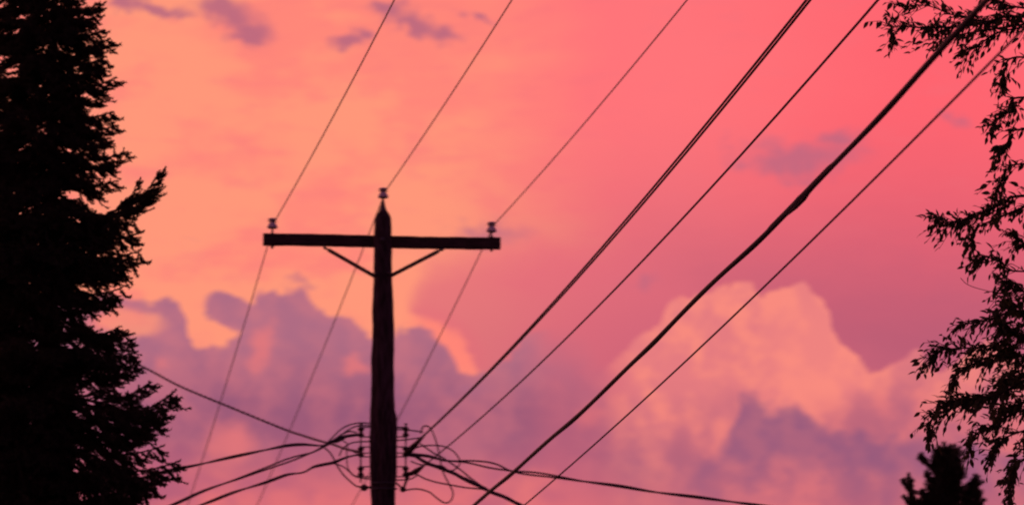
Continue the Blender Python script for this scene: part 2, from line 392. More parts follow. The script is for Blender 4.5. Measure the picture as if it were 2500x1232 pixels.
b.add(av, af); b.build('crossarm', M['arm'], pole, smooth=False)
b = MB(); mid = al.lerp(ar, .5); cxp = at(935, 590, PY)
bl = Vector((cxp.x, PY, cxp.z))
b.tube([bl + Vector((0, -.135, 0)), bl + Vector((0, AYO + .07, 0))], .009, 8); b.lathe(bl + Vector((0, -.112, 0)), [(.026, 0), (.026, .012), (.016, .012), (.016, .028)], 6, axis=(0, -1, 0))
b.build('through_bolt', M['steel'], pole)

def arm_pt(px): 
    s_ = (px - 642) / 580; return al.lerp(ar, s_)
# braces
for (px0, py0, px1, py1) in ((792, 603, 918, 676), (1080, 607, 952, 674)):
    top = arm_pt(px0) - upv * (hh / 2 + .012) ; top = at(px0, py0 + 1, top.y - .03)
    low = at(px1, py1, PY + .02)
    b = MB(); dirv = (low - top).normalized()
    b.beam(top + dirv * .05, low, .012, .040, up=Vector((0, 1, 0)).cross(dirv), bev=.002)
    br = b.build('brace', M['wood'], pole, smooth=False)
    b = MB(); b.tube([top - Vector((0, .03, 0)), top + Vector((0, .06, 0))], .012, 8); b.tube([top + Vector((0, 0, .05)), top - Vector((0, 0, .012))], .011, 8)
    b.tube([top, top + dirv * .08], .012, 6)
    q = b.build('brace_lug', M['steel'], br); q.matrix_parent_inverse = Matrix()
    b = MB(); b.lathe(low + Vector((0, -.10, .01)), [(.022, 0), (.022, .03), (.012, .03), (.012, .05)], 8, axis=(0, -1, 0)); b.tube([low + Vector((0, -.1, .01)), low + Vector((0, .05, .01))], .009, 6)
    q = b.build('bolt', M['steel'], br); q.matrix_parent_inverse = Matrix()

# insulators: (axis bottom of skirt)
INS = {}
prof_i = [(.030, .000), (.050, -.004), (.0545, .004), (.054, .014), (.047, .030), (.037, .044), (.029, .052), (.0245, .060), (.024, .070), (.030, .078), (.0445, .083), (.047, .089), (.043, .095), (.028, .101), (.010, .104)]
for key, (px, py, base_pt) in dict(left=(665, 556, 'arm'), middle=(935.5, 482, 'pole'), right=(1200, 565, 'arm')).items():
    yy = PY + AYO + (px - 932) / 580 * 2.4 * math.sin(yaw) if base_pt == 'arm' else PY
    c = at(px, py, yy)
    b = MB(); b.lathe(c, prof_i, 28)
    ins = b.build('insulator', M['porcelain'], pole)
    b = MB()
    if base_pt == 'arm':
        zt = arm_pt(px).z
        b.tube([(c.x, c.y, c.z + .03), (c.x, c.y, zt - hh / 2 - .03)], .010, 8)
        b.lathe((c.x, c.y, zt + hh / 2 + .002), [(.024, 0), (.024, .005), (.014, .006), (.012, .02)], 12)
        b.lathe((c.x, c.y, zt - hh / 2 - .022), [(.014, 0), (.014, .014), (.024, .015), (.024, .02)], 8)
    else:
        zt = at(px, 516, PY).z
        b.lathe((c.x, c.y, c.z + .02), [(.010, 0), (.010, -.03), (.012, -.05), (.016, -.075), (.022, -.10), (.030, -.13), (.038, -.155), (.04, -.18)][::-1], 14)
        b.beam((c.x - .045, c.y - .0, zt - .03), (c.x - .02, c.y, zt + .05), .05, .012, up=(1, 0, 0), bev=.002)
        b.beam((c.x + .03, c.y - .0, zt - .08), (c.x + .022, c.y, zt + .04), .05, .012, up=(1, 0, 0), bev=.002)
    q = b.build('insulator_pin', M['steel'], ins); q.matrix_parent_inverse = Matrix()
    b = MB()       # tie wire twisted round the neck
    hel = [(c.x + .028 * math.cos(a), c.y + .028 * math.sin(a), c.z + .061 + .010 * a / 19) for a in np.linspace(0, 19, 60)]
    b.tube(hel, .0045, 6); b.tube([(c.x - .05, c.y - .03, c.z + .066), (c.x - .028, c.y, c.z + .066)], .004, 5); b.tube([(c.x + .05, c.y + .02, c.z + .066), (c.x + .028, c.y, c.z + .066)], .004, 5)
    q = b.build('tie_wire', M['wire'], ins); q.matrix_parent_inverse = Matrix()
    INS[key] = c + Vector((0.0, 0, .07))

# secondary racks either side: back strap, three clevises, spools, rod
def rack(pxr, pxe, side):
    rk = MB(); rx = at(pxr, 1100, PY).x; ex = at(pxe, 1100, PY).x
    z0, z1 = at(pxr, 1036, PY).z, at(pxr, 1172, PY).z
    rk.beam((ex - side * .012, PY, z1), (ex - side * .012, PY, z0), .04, .008, up=(1, 0, 0), bev=.001)
    o = rk.build('secondary_rack', M['steel'], pole)
    for top, bot in ((1042, 1065.5), (1090, 1114), (1138, 1162.5)):
        for y in (top, bot):
            z = at(pxr, y, PY).z; b = MB()
            b.beam((ex - side * .03, PY, z), (rx + side * .022, PY, z), .038, .0085, bev=.001)
            q = b.build('clevis_plate', M['steel'], o); q.matrix_parent_inverse = Matrix()
        zc = (at(pxr, top, PY).z + at(pxr, bot, PY).z) / 2; h = (at(pxr, top, PY).z - at(pxr, bot, PY).z) * .40
        b = MB(); b.lathe((rx, PY, zc), [(.018, -h), (.034, -h), (.037, -h * .85), (.034, -h * .6), (.021, -h * .25), (.021, h * .25), (.034, h * .6), (.037, h * .85), (.034, h), (.018, h)], 18)
        q = b.build('spool_insulator', M['spool'], o); q.matrix_parent_inverse = Matrix()
    b = MB(); b.tube([(rx, PY, z1 - .02), (rx, PY, z0 + .015)], .0085, 8); b.lathe((rx, PY, z0 + .0), [(.017, 0), (.017, .014)], 6)
    q = b.build('rack_rod', M['steel'], o); q.matrix_parent_inverse = Matrix()
rack(881, 903, -1); rack(990.5, 970, 1)
# bands round the shaft and the lower cable clamps
for y, r_ in ((1178, .135), (1192, .134)):
    z = at(937, y, PY).z; x = at(937, y, PY).x; b = MB()
    b.tube([(x + r_ * math.cos(a), PY + r_ * math.sin(a), z + .012 * math.sin(a)) for a in np.linspace(0, 2 * math.pi, 33)], .008, 6, cap=False)
    b.build('pole_band', M['steel'], pole)
b = MB(); c = at(889, 1189, PY)
b.lathe(c + Vector((0, 0, -.035)), [(.012, 0), (.034, .012), (.042, .03), (.038, .05), (.020, .066), (.008, .07)], 14)
b.tube([c, at(908, 1188, PY)], .012, 8); b.tube([c + Vector((-.03, 0, .01)), c + Vector((-.085, 0, .012))], .007, 6); b.build('cable_clamp', M['spool'], pole)
b = MB(); c = at(984, 1193, PY)
b.lathe(c + Vector((0, 0, -.03)), [(.012, 0), (.030, .012), (.034, .03), (.028, .05), (.008, .06)], 14)
b.tube([c, at(968, 1178, PY)], .010, 8); b.tube([c, at(997, 1160, PY)], [.012, .017, ][0:2], 8); b.build('cable_clamp', M['spool'], pole)

# ------------------------------------------------------------------ line wires
LINE = math.radians(8.6)             # the line runs from front left, over the viewer's right shoulder
def span(A, toward, pix, length, sag_q):
    """points of a wire leaving A along the line (toward=+1: to the viewer), passing the bearing pix; extends on for `length` metres"""
    hx, hy = (math.sin(LINE), -math.cos(LINE)) if toward > 0 else (-math.sin(LINE), math.cos(LINE))
    d = ray(*pix)
    det = hx * (-d.y) - hy * (-d.x)
    rx, ry = EYE.x - A.x, EYE.y - A.y
    k = (rx * (-d.y) - ry * (-d.x)) / det
    s_ = (hx * ry - hy * rx) / det
    z = EYE.z + s_ * d.z
    m = (z - A.z - sag_q * k * k) / k
    return [Vector((A.x + hx * t_, A.y + hy * t_, A.z + m * t_ + sag_q * t_ * t_)) for t_ in np.linspace(0, length, 40)], k
def span2(A, pix0, pix1, length, sag_q):
    """a wire leaving the pole above or below A along the line, passing two bearings"""
    hx, hy = math.sin(LINE), -math.cos(LINE); kz = []
    for pix in (pix0, pix1):
        d = ray(*pix); det = hx * (-d.y) - hy * (-d.x); rx, ry = EYE.x - A.x, EYE.y - A.y
        kz.append(((rx * (-d.y) - ry * (-d.x)) / det, EYE.z + (hx * ry - hy * rx) / det * d.z))
    (k0, z0), (k1, z1) = kz
    m = ((z1 - sag_q * k1 * k1) - (z0 - sag_q * k0 * k0)) / (k1 - k0); zA = z0 - m * k0 - sag_q * k0 * k0
    return [Vector((A.x + hx * t_, A.y + hy * t_, zA + m * t_ + sag_q * t_ * t_)) for t_ in np.linspace(0, length, 40)], k1
def wobble(pts, amp, freq):
    out = []
    for i, p in enumerate(pts):
        out.append(p + Vector((amp * math.sin(i * freq), 0, amp * math.cos(i * freq * 1.3))))
    return out
WIRES = []
for key, npix, fpix, lab in (('left', (963, 0), (458, 1232), 'long thin bare wire tied to the insulator on the left end of the crossarm'),
                             ('middle', (1250, 0), (628, 1232), 'long thin bare wire tied to the insulator on the tip of the pole'),
                             ('right', (1678, 0), (860, 1232), 'long thin bare wire tied to the insulator on the right end of the crossarm')):
    a, ka = span(INS[key] + Vector((.026, -.012, 0)), 1, npix, 46, .0013); c, kc = span(INS[key] + Vector((.026, -.012, 0)), -1, fpix, 46, .0013)
    print('span', key, ka, kc)
    b = MB(); b.tube(c[::-1] + a[1:], .0060, 7)
    b.build('power_line', M['wire'], None, label=lab, category='wire', group='bare wires on the crossarm')

def line_thing(name, label, mb_list, mat, group=None):
    root = thing(name, label, 'wire', group=group)
    return root
def twist(pts, n, rad, pitch, r, start=0, sides=6):
    """n strands wound round a path"""
    P = pts; L = [0]
    for a, c in zip(P, P[1:]): L.append(L[-1] + (c - a).length)
    outs = []
    for k in range(n):
        q = []
        for p, l in zip(P, L):
            a = 2 * math.pi * (l / pitch + k / n) + start
            rr = rad(l) if callable(rad) else rad
            q.append(p + Vector((rr * math.cos(a), rr * .6 * math.cos(a + 1), rr * math.sin(a))))
        outs.append(q)
    return outs
def dense(pts, n):
    P = [Vector(p) for p in pts]; L = [0]
    for a, c in zip(P, P[1:]): L.append(L[-1] + (c - a).length)
    out = []; j = 0
    for i in range(n):
        l = L[-1] * i / (n - 1)
        while j < len(P) - 2 and L[j + 1] < l: j += 1
        t_ = (l - L[j]) / max(1e-9, L[j + 1] - L[j]); out.append(P[j].lerp(P[j + 1], t_))
    return out
def wire_thing(name, label, strands, r, mat, group=None, sides=6):
    root = thing(name, label, 'wire', group=group)
    for q in strands:
        b = MB(); b.tube(q, r, sides); b.build('strand', mat, root)
    return root

# the two secondary lines that end on the right-hand rack
A1 = at(*Z4(1200, 585), PY - .02)
pA, kA = span(A1, 1, (1974, 0), 44, .0016)
st = twist(dense(pA, 200), 2, lambda l: .009, 60, .01, start=.9)
rA = wire_thing('secondary_line', 'pair of dark wires running side by side from the upper clamp right of the pole', st, .0078, M['rubber'], 'lines ending on the rack')
b = MB(); b.tube([at(*Z4(1130, 665), PY - .02), at(*Z4(1180, 625), PY - .02), at(*Z4(1260, 545), PY - .03), at(*Z4(1345, 455), PY - .05)], [.030, .036, .026, .012], 9); b.build('dead_end_clamp', M['spool'], rA)
B1 = at(*Z4(1330, 800), PY - .15)
pB, kB = span(B1, 1, (2144, 0), 44, .0016)
rB = wire_thing('secondary_line', 'single dark wire running up from the lower clamp right of the pole', [pB], .0074, M['rubber'], 'lines ending on the rack')
b = MB(); b.tube([at(*Z4(1140, 885), PY - .02), at(*Z4(1190, 885), PY - .02), at(*Z4(1260, 850), PY - .08), at(*Z4(1335, 797), PY - .15)], [.020, .024, .030, .012], 9); b.build('dead_end_clamp', M['spool'], rB)
# communication cables fixed lower on the shaft, under the frame
C1 = at(945, 1443, PY - .16)
pC, kC = span2(C1, (1160, 1232), (2420, 0), 44, .0012)
pc = dense(pC, 420)
def near_pix(pts, px):
    best = min(range(len(pts)), key=lambda i: abs((1250 + 10000 * ((pts[i] - EYE).x / ((pts[i] - EYE).dot(ray(1250, 616))))) - px)); return best
iS = near_pix(pc, 1948)
rc = []
for i, p in enumerate(pc):
    r = .0135 + .0014 * math.sin(i * .19) + .0012 * math.sin(i * .41 + 1)
    r += .009 * math.exp(-((i - iS) / 1.8) ** 2)
    rc.append(r)
pc2 = [p + Vector((.006 * math.sin(i * .11), 0, .009 * math.sin(i * .083 + 2) + .004 * math.sin(i * .21) + (.004 * math.exp(-((i - iS) / 9) ** 2)))) for i, p in enumerate(pc)]
rC = thing('communication_cable', 'thickest black cable, lumpy, crossing the leafy branch at upper right', 'cable')
b = MB(); b.tube(pc2, rc, 8); b.build('cable_jacket', M['rubber'], rC)
b = MB(); b.tube([p + Vector((-.004, 0, .013)) if abs(i - iS) > 7 else p + Vector((-.006, 0, .017)) for i, p in enumerate(pc2)], .005, 6); b.build('messenger_strand', M['wire'], rC)
b = MB(); b.tube([pc2[iS - 3] - Vector((0, 0, .010)), pc2[iS - 1] - Vector((0, 0, .016)), pc2[iS + 1] - Vector((0, 0, .016)), pc2[iS + 3] - Vector((0, 0, .006))], [.008, .013, .014, .006], 8); b.build('splice_sleeve', M['rubber'], rC)
D1 = at(948, 1552, PY - .16)
pD, kD = span2(D1, (1280, 1232), (2490, 80), 44, .0012)
b = MB(); b.tube(pD, .0060, 7); b.build('communication_cable', M['rubber'], None, label='thin cable running lowest and farthest right, beside the thickest cable', category='cable')
print('k', kA, kB, kC, kD, pC[0].z, pD[0].z)

# ------------------------------------------------------------------ service drops
def path(pix, Y0, Y1, sub=10):
    n = len(pix); return catmull([at(p[0], p[1], Y0 + (Y1 - Y0) * i / (n - 1)) for i, p in enumerate(pix)], sub)
grpS = 'service wires to the houses'
# far upper left, fine braided one that comes out of the spruce
p = path([(-250, 650), (0, 752), (200, 833), (345, 893), (440, 942), (560, 992), (690, 1045), (740, 1062), Z4(150, 510), Z4(330, 560), Z4(480, 612), Z4(615, 640)], PY + 6, PY, 30)
wire_thing('service_wire', 'fine braided wire slanting down from the spruce to the rack on the pole', twist(p, 2, .008, .16, .006), .0075, M['wire'], grpS)
# three left-hand drops
p = path([(-200, 1290), (60, 1236), (200, 1203), (320, 1172), (400, 1150), (480, 1134), (560, 1116), (640, 1099), (700, 1087), (740, 1084), Z4(220, 572), Z4(330, 522), Z4(430, 470), Z4(520, 440), Z4(615, 445)], PY - 1.0, PY, 22)
wire_thing('service_wire', 'highest of the three twisted service wires reaching left from the rack', twist(p, 2, lambda l: .0075 + .018 * math.exp(-((l - 4.75) / .45) ** 2), 1.25, .011, 1.2), .0088, M['rubber'], grpS)
p = path([(120, 1350), (280, 1290), (420, 1232), (500, 1196), (580, 1168), (640, 1146), (700, 1124), (740, 1110), Z4(120, 640), Z4(250, 570), Z4(340, 520), Z4(450, 478), Z4(540, 462), Z4(615, 455)], PY - .6, PY, 22)
rL2 = wire_thing('service_wire', 'middle twisted service wire left of the pole, its strands parting halfway', twist(p, 2, lambda l: .0075 + .018 * math.exp(-((l - 2.75) / .28) ** 2), 1.9, .011, .4), .0088, M['rubber'], grpS)
p = path([(160, 1360), (330, 1290), (490, 1232), (570, 1201), (650, 1176), (700, 1158), (740, 1152), Z4(110, 812), Z4(220, 785), Z4(340, 760), Z4(440, 718), Z4(530, 690), Z4(620, 672)], PY - .3, PY, 22)
wire_thing('service_wire', 'lowest of the twisted service wires reaching left from the rack', twist(p, 2, .0075, 1.15, .011, 2.2), .0088, M['rubber'], grpS)
b = MB(); b.tube([at(*Z4(345, 545), PY - .05), at(*Z4(375, 525), PY - .05), at(*Z4(440, 495), PY - .05), at(*Z4(500, 465), PY - .05)], [.006, .019, .019, .006], 9)
b.build('splice_sleeve', M['splice'], rL2, label='pale greenish sleeve joining the strands')
# right-hand drops
p = path([Z4(1140, 655), Z4(1230, 672), Z4(1380, 690), Z4(1480, 715), Z4(1560, 738), Z4(1680, 745), Z4(1830, 752), Z4(2000, 778), Z4(2190, 815), (1260, 1150), (1340, 1160), (1420, 1173), (1510, 1185), (1600, 1200), (1700, 1212), (1790, 1224), (1870, 1235), (2100, 1270), (2500, 1340)], PY, PY - 1.5, 22)
wire_thing('service_wire', 'twisted service wire leaving the rack almost level to the right', twist(p, 2, lambda l: .0078 + .026 * math.exp(-((l - 1.25) / .33) ** 2), 1.5, .011, .5), .0092, M['rubber'], grpS)
p = path([Z4(1140, 668), Z4(1240, 690), Z4(1310, 730), Z4(1385, 775), Z4(1520, 822), Z4(1640, 868), Z4(1760, 930), Z4(1880, 990), Z4(2020, 1055), (1200, 1200), (1240, 1216), (1275, 1234), (1340, 1270), (1500, 1370)], PY, PY - 1.2, 22)
rr = wire_thing('service_wire', 'thick twisted service wire dropping steeply to the lower right of the rack', twist(p, 3, .010, 1.0, .011, .5), .0105, M['rubber'], grpS)
b = MB(); b.tube([at(*Z4(1760, 925), PY - .25), at(*Z4(1790, 940), PY - .25), at(*Z4(1860, 978), PY - .25), at(*Z4(1900, 1000), PY - .25)], [.008, .020, .020, .008], 9); b.build('splice_sleeve', M['rubber'], rr)

# ------------------------------------------------------------------ jumpers and loose loops at the rack
def jumper(label, pix, Y, r=.0075, Y1=None, mat='rubber'):
    b = MB(); b.tube(path(pix, Y, Y if Y1 is None else Y1, 9), r, 7)
    b.build('jumper_wire', M[mat], None, label=label, category='wire', group='jumper wires at the rack')
YB = PY + .16
jumper('outermost jumper arching over the top left spool to the back of the pole', [Z4(215, 595), Z4(300, 510), Z4(400, 410), Z4(490, 355), Z4(590, 328), Z4(700, 325), Z4(800, 352), Z4(930, 385), Z4(1050, 396), Z4(1180, 405), Z4(1330, 424)], YB)
jumper('inner jumper arching just above the top left spool', [Z4(330, 545), Z4(430, 450), Z4(520, 390), Z4(600, 358), Z4(690, 352), Z4(800, 362), Z4(930, 372), Z4(1140, 376)], YB + .03)
jumper('jumper passing behind the pole between the upper and middle left spools', [Z4(400, 690), Z4(430, 620), Z4(500, 560), Z4(590, 534), Z4(740, 528), Z4(880, 524), Z4(1080, 514), Z4(1200, 501), Z4(1305, 486)], YB + .06)
jumper('pale hanging loop left of the rack, ending at the lower left clamp', [Z4(240, 600), Z4(300, 655), Z4(345, 730), Z4(385, 810), Z4(450, 900), Z4(540, 985), Z4(600, 1025), Z4(680, 1040)], PY + .1, .0085, PY, 'wire')
jumper('jumper dropping from the lowest left service wire to the bottom spool', [Z4(330, 772), Z4(390, 785), Z4(450, 812), Z4(510, 860), Z4(560, 905), Z4(640, 932), Z4(760, 945), Z4(900, 960), Z4(1050, 955), Z4(1180, 945), Z4(1260, 905)], YB)
jumper('small faint loop hanging behind the middle left spool', [Z4(440, 520), Z4(490, 560), Z4(482, 640), Z4(484, 740), Z4(500, 830), Z4(560, 900), Z4(640, 925)], YB + .05, .0065, YB, 'wire')
jumper('tall loose loop hanging right of the rack down to the lower right clamp', [Z4(1300, 440), Z4(1318, 380), Z4(1355, 355), Z4(1410, 385), Z4(1455, 480), Z4(1490, 600), Z4(1515, 730), Z4(1550, 870), Z4(1610, 990), Z4(1655, 1080), Z4(1650, 1150), Z4(1610, 1200), Z4(1550, 1200), Z4(1470, 1145), Z4(1390, 1085), Z4(1260, 1052), Z4(1100, 1070)], PY + .7, .0085, PY, 'wire')
jumper('jumper bulging out right of the rack and curling back to the twisted wire', [Z4(1240, 600), Z4(1330, 577), Z4(1450, 572), Z4(1560, 584), Z4(1650, 628), Z4(1708, 690), Z4(1735, 755), Z4(1700, 820), Z4(1620, 852), Z4(1540, 800), Z4(1440, 790), Z4(1290, 782), Z4(1190, 745)], PY - .05)
jumper('short jumper crossing down from the upper clamp to the thick service wire', [Z4(1300, 555), Z4(1370, 605), Z4(1450, 660), Z4(1540, 705), Z4(1640, 770), Z4(1740, 840), Z4(1850, 930), Z4(1960, 1010), Z4(2060, 1070)], PY + .3, .009, PY - .3, 'wire')
jumper('lone wire dipping from the lower clamp to join the thick service wire', [Z4(1200, 880), Z4(1270, 898), Z4(1350, 940), Z4(1480, 980), Z4(1650, 1012), Z4(1800, 1038), Z4(1930, 1050), Z4(2030, 1062)], PY - .05, .0085, PY - .35)
jumper('short jumper wrapping the back of the pole under the middle spools', [Z4(560, 650), Z4(640, 655), Z4(760, 658), Z4(900, 655), Z4(1050, 657), Z4(1150, 650)], YB + .02, .006)

# ------------------------------------------------------------------ spruce
def needles_on(path_pts, rng, dens, ln, V, Fc=None, wid=.0032, spread_=.9):
    P = np.array(path_pts); seg = np.diff(P, axis=0); L = np.linalg.norm(seg, axis=1); tot = L.sum(); n = int(tot * dens)
    if n < 1: return
    cs = np.concatenate([[0], np.cumsum(L)]); s_ = rng.random(n) * tot
    idx = np.clip(np.searchsorted(cs, s_) - 1, 0, len(L) - 1); t_ = (s_ - cs[idx]) / np.maximum(L[idx], 1e-9)
    base_ = P[idx] + seg[idx] * t_[:, None]; tan = seg[idx] / np.maximum(L[idx], 1e-9)[:, None]
    rnd = rng.normal(size=(n, 3)); rnd -= tan * (rnd * tan).sum(1)[:, None]; rnd /= np.linalg.norm(rnd, axis=1)[:, None] + 1e-9
    d = tan * (.55 + .3 * rng.random((n, 1))) + rnd * spread_; d /= np.linalg.norm(d, axis=1)[:, None]
    l = ln * (.7 + .5 * rng.random((n, 1))); side = np.cross(d, rng.normal(size=(n, 3))); side /= np.linalg.norm(side, axis=1)[:, None] + 1e-9
    o = len(V[0]) if V[0] is not None else 0
    tri = np.stack([base_ - side * wid, base_ + side * wid, base_ + d * l], 1).reshape(-1, 3)
    V.append(tri)
def make_bough(seed, length, hang=.5):
    """one spruce bough along +X: wooden stem, flat fan of branchlets, hanging side shoots, needles"""
    rng = np.random.default_rng(seed); rnd = random.Random(seed); mb = MB(); V = [None]
    n = 9; stem = []
    for i in range(n):
        t_ = i / (n - 1); stem.append(Vector((length * t_, .03 * length * math.sin(t_ * 5 + seed), length * (-.20 * math.sin(t_ * math.pi * .9) + .06 * t_ * t_))))
    mb.tube(stem, [(.011 * (1 - i / (n - 1)) + .003) * (.6 + length * .5) for i in range(n)], 5)
    shoots = [stem]
    nb = int(10 + length * 12)
    for k in range(nb):
        t_ = .12 + .86 * k / nb + rnd.uniform(-.02, .02); i = min(n - 2, int(t_ * (n - 1))); p0 = stem[i].lerp(stem[i + 1], t_ * (n - 1) - i)
        sg = 1 if k % 2 else -1
        bl_ = length * (.40 * (1 - t_) + .10) * rnd.uniform(.7, 1.15)
        ang = rnd.uniform(.45, 1.1); dr = rnd.uniform(.1, hang)
        q = [p0]
        for j in range(1, 5):
            u = j / 4; q.append(p0 + Vector((bl_ * u * math.cos(ang), sg * bl_ * u * math.sin(ang), -dr * bl_ * u * u + .05 * bl_ * u)))
        shoots.append(q)
        mb.tube(q, [.004, .0035, .003, .0025, .002], 3, cap=False)
        for j in range(4 + int(bl_ * 22)):
            u = rnd.uniform(.15, .95); jj = min(3, int(u * 4)); p1 = q[jj].lerp(q[jj + 1], u * 4 - jj); sl = bl_ * rnd.uniform(.22, .5) + .03
            a2 = ang * rnd.choice((.2, 1.7)) ; dn = rnd.uniform(.1, 1.1)
            v_ = Vector((math.cos(a2), sg * math.sin(a2), -dn * hang * 1.2)).normalized()
            shoots.append([p1, p1 + v_ * sl * .5 + Vector((0, 0, -.01)), p1 + v_ * sl + Vector((.01, 0, .012))])
    for q in shoots: needles_on([tuple(p) for p in q], rng, 620, .022, V, wid=.0040)
    T = np.concatenate([v for v in V if v is not None]); o = len(mb.v)
    vs_ = np.concatenate([np.array([tuple(p) for p in mb.v]), T]); nt_ = len(T) // 3
    fs = mb.f + (np.arange(nt_ * 3).reshape(-1, 3) + o).tolist()
    return mesh_from('bough', vs_, fs, [M['twig'], M['needle']], [0] * len(mb.f) + [1] * nt_, smooth=False)
BOUGH = {}
for L_ in (.45, .7, 1.0, 1.35): BOUGH[L_] = [make_bough(int(L_ * 100) + s_, L_, h_) for s_, h_ in ((0, .5), (1, .8), (2, 1.1))]
def place_bough(parent, base_, tip, roll=0., slim=1.):
    d = tip - base_; L = d.length; key = min(BOUGH, key=lambda k: abs(math.log(L / k))); me = random.choice(BOUGH[key]); s_ = L / key
    o = link('bough', me, parent)
    x = d.normalized(); z = Vector((0, 0, 1)); z = (z - x * z.dot(x)).normalized(); y = z.cross(x)
    R = Matrix((x, y, z)).transposed().to_4x4() @ Matrix.Rotation(roll, 4, 'X')
    o.matrix_basis = Matrix.Translation(base_ - parent.location) @ R @ Matrix.Diagonal((s_, s_ * slim, s_ * slim, 1))
    return o
def spruce(label, px, SY, outline_pts, tips, nfill, top_py, low_py, leftscale=1.0, group=None):
    base0 = at(px, 1000, SY); root = thing('spruce_tree', label, 'tree', (base0.x, SY, 0), group)
    ztop = at(px, top_py, SY).z
    b = MB(); zz = np.linspace(-.2, ztop, 16)
    b.tube([Vector((base0.x + .02 * math.sin(z), SY, z)) for z in zz], [.15 * (1 - .93 * (z + .2) / (ztop + .2)) for z in zz], 10); b.build('trunk', M['bark'], root)
    ys = [p[1] for p in outline_pts]; xs = [p[0] for p in outline_pts]
    pm = (at(px + 100, 600, SY) - at(px, 600, SY)).x / 100
    for (bx, by, tx, ty) in tips:
        B = at(bx, by, SY + random.uniform(-.1, .1)); T = at(bx + (tx - bx) * .95, ty, SY + random.uniform(-.25, .25))
        place_bough(root, B, T, random.uniform(-.4, .4), .72 if bx >= 240 else 1.)
    for i in range(nfill):
        py = low_py + (top_py - low_py) * ((i + random.random()) / nfill) ; z = at(px, py, SY).z
        R = np.interp(py, ys, xs) - px; R = max(25, R) * pm
        a = i * 2.39996 + random.uniform(-.3, .3); ca = math.cos(a)
        L = R * random.uniform(.52, .80) * (leftscale if ca < 0 else 1.0) * (1.0 if ca > -.2 else 1.1)
        dz_ = random.uniform(-.22, .12) * L
        B = Vector((base0.x, SY, z + .12 * L)); T = Vector((base0.x + L * ca, SY + L * math.sin(a), z + dz_))
        place_bough(root, B, T, random.uniform(-.3, .3))
    return root
OUT = [(130, -700), (190, -300), (225, -40), (232, 20), (240, 100), (238, 150), (245, 215), (270, 280), (262, 330), (250, 370), (262, 430), (262, 470), (320, 520), (330, 600), (290, 660), (275, 700), (250, 750), (250, 800), (285, 840), (295, 880), (265, 920), (280, 960), (310, 1000), (310, 1050), (320, 1110), (310, 1170), (300, 1232), (360, 1400), (400, 1700)]
TIPS = [(130, 20, 240, 8), (130, 40, 248, 32), (130, 60, 262, 70), (120, 75, 280, 93), (130, 115, 262, 138), (130, 150, 263, 172), (120, 165, 294, 189), (140, 215, 250, 240), (120, 235, 288, 272), (120, 265, 298, 306), (130, 300, 277, 336),
        (150, 360, 322, 371), (130, 360, 288, 402), (130, 400, 297, 442), (262, 520, 396, 416), (245, 530, 388, 452), (270, 520, 340, 440), (150, 500, 345, 492), (140, 500, 346, 532), (130, 530, 352, 566), (120, 570, 357, 606), (130, 600, 335, 626), (130, 620, 318, 655), (130, 660, 306, 700), (130, 700, 290, 720),
        (170, 780, 300, 796), (140, 770, 322, 804), (150, 790, 342, 826), (140, 810, 346, 856), (130, 840, 346, 890), (140, 880, 322, 912), (180, 975, 444, 951), (170, 960, 380, 932), (170, 990, 410, 980), (200, 1010, 402, 1022), (150, 1010, 366, 1046), (150, 1030, 416, 1086), (150, 1070, 456, 1125), (170, 1090, 412, 1150), (150, 1110, 400, 1172), (150, 1150, 350, 1208), (130, 1190, 330, 1236)]
spruce('tall dark spruce filling the left edge, its boughs in front of the wires', 110, 32.0, OUT, TIPS, 258, -240, 1400, 1.7)
OUT2 = [(-60, -500), (40, -200), (60, 0), (70, 100), (90, 300), (110, 600), (140, 900), (160, 1232), (200, 1500)]
spruce('second dark spruce half hidden behind the first at the left edge', -90, 35.5, OUT2, [], 270, -260, 1420, 1.0)

# ------------------------------------------------------------------ broadleaf tree reaching in from the right
TY = 25.0
def leaf_mesh(l=1.0, w=.42, curl=.1, fold=.05):
    prof_l = [(0, .0), (.12, .55), (.35, 1.0), (.6, .86), (.82, .45), (1.0, .0)]
    v = []; f = []
    for x, y in prof_l:
        zz = -curl * x * x
        v += [(x * l, y * w / 2 * l, zz + fold * y), (x * l, 0, zz), (x * l, -y * w / 2 * l, zz + fold * y)]
    for i in range(len(prof_l) - 1):
        a = i * 3; f += [(a, a + 1, a + 4, a + 3), (a + 1, a + 2, a + 5, a + 4)]
    return v, f
VAR = [leaf_mesh(), leaf_mesh(w=.55, curl=.3), leaf_mesh(w=.34, curl=-.05, fold=.12)]
LEAF = [mesh_from('leaf', v, f, [M['leaf']]) for v, f in VAR]; LV, LF = VAR[0]; LVN = [np.array(v) for v, f in VAR]
tree = thing('broadleaf_tree', 'leafy tree reaching in from the right edge, sprays of small pointed leaves', 'tree', (at(3020, 600, TY).x, TY, 0))
TB = Vector(tree.location)
def stem_at(z): return Vector((TB.x + .12 * math.sin(z * .7), TY + .1 * math.cos(z * .5), z))
b = MB(); zz = np.linspace(-.2, 11.0, 18)
b.tube([stem_at(z) for z in zz], [.125 * (1 - .88 * (z + .2) / 11.2) for z in zz], 12); b.build('trunk', M['bark'], tree)
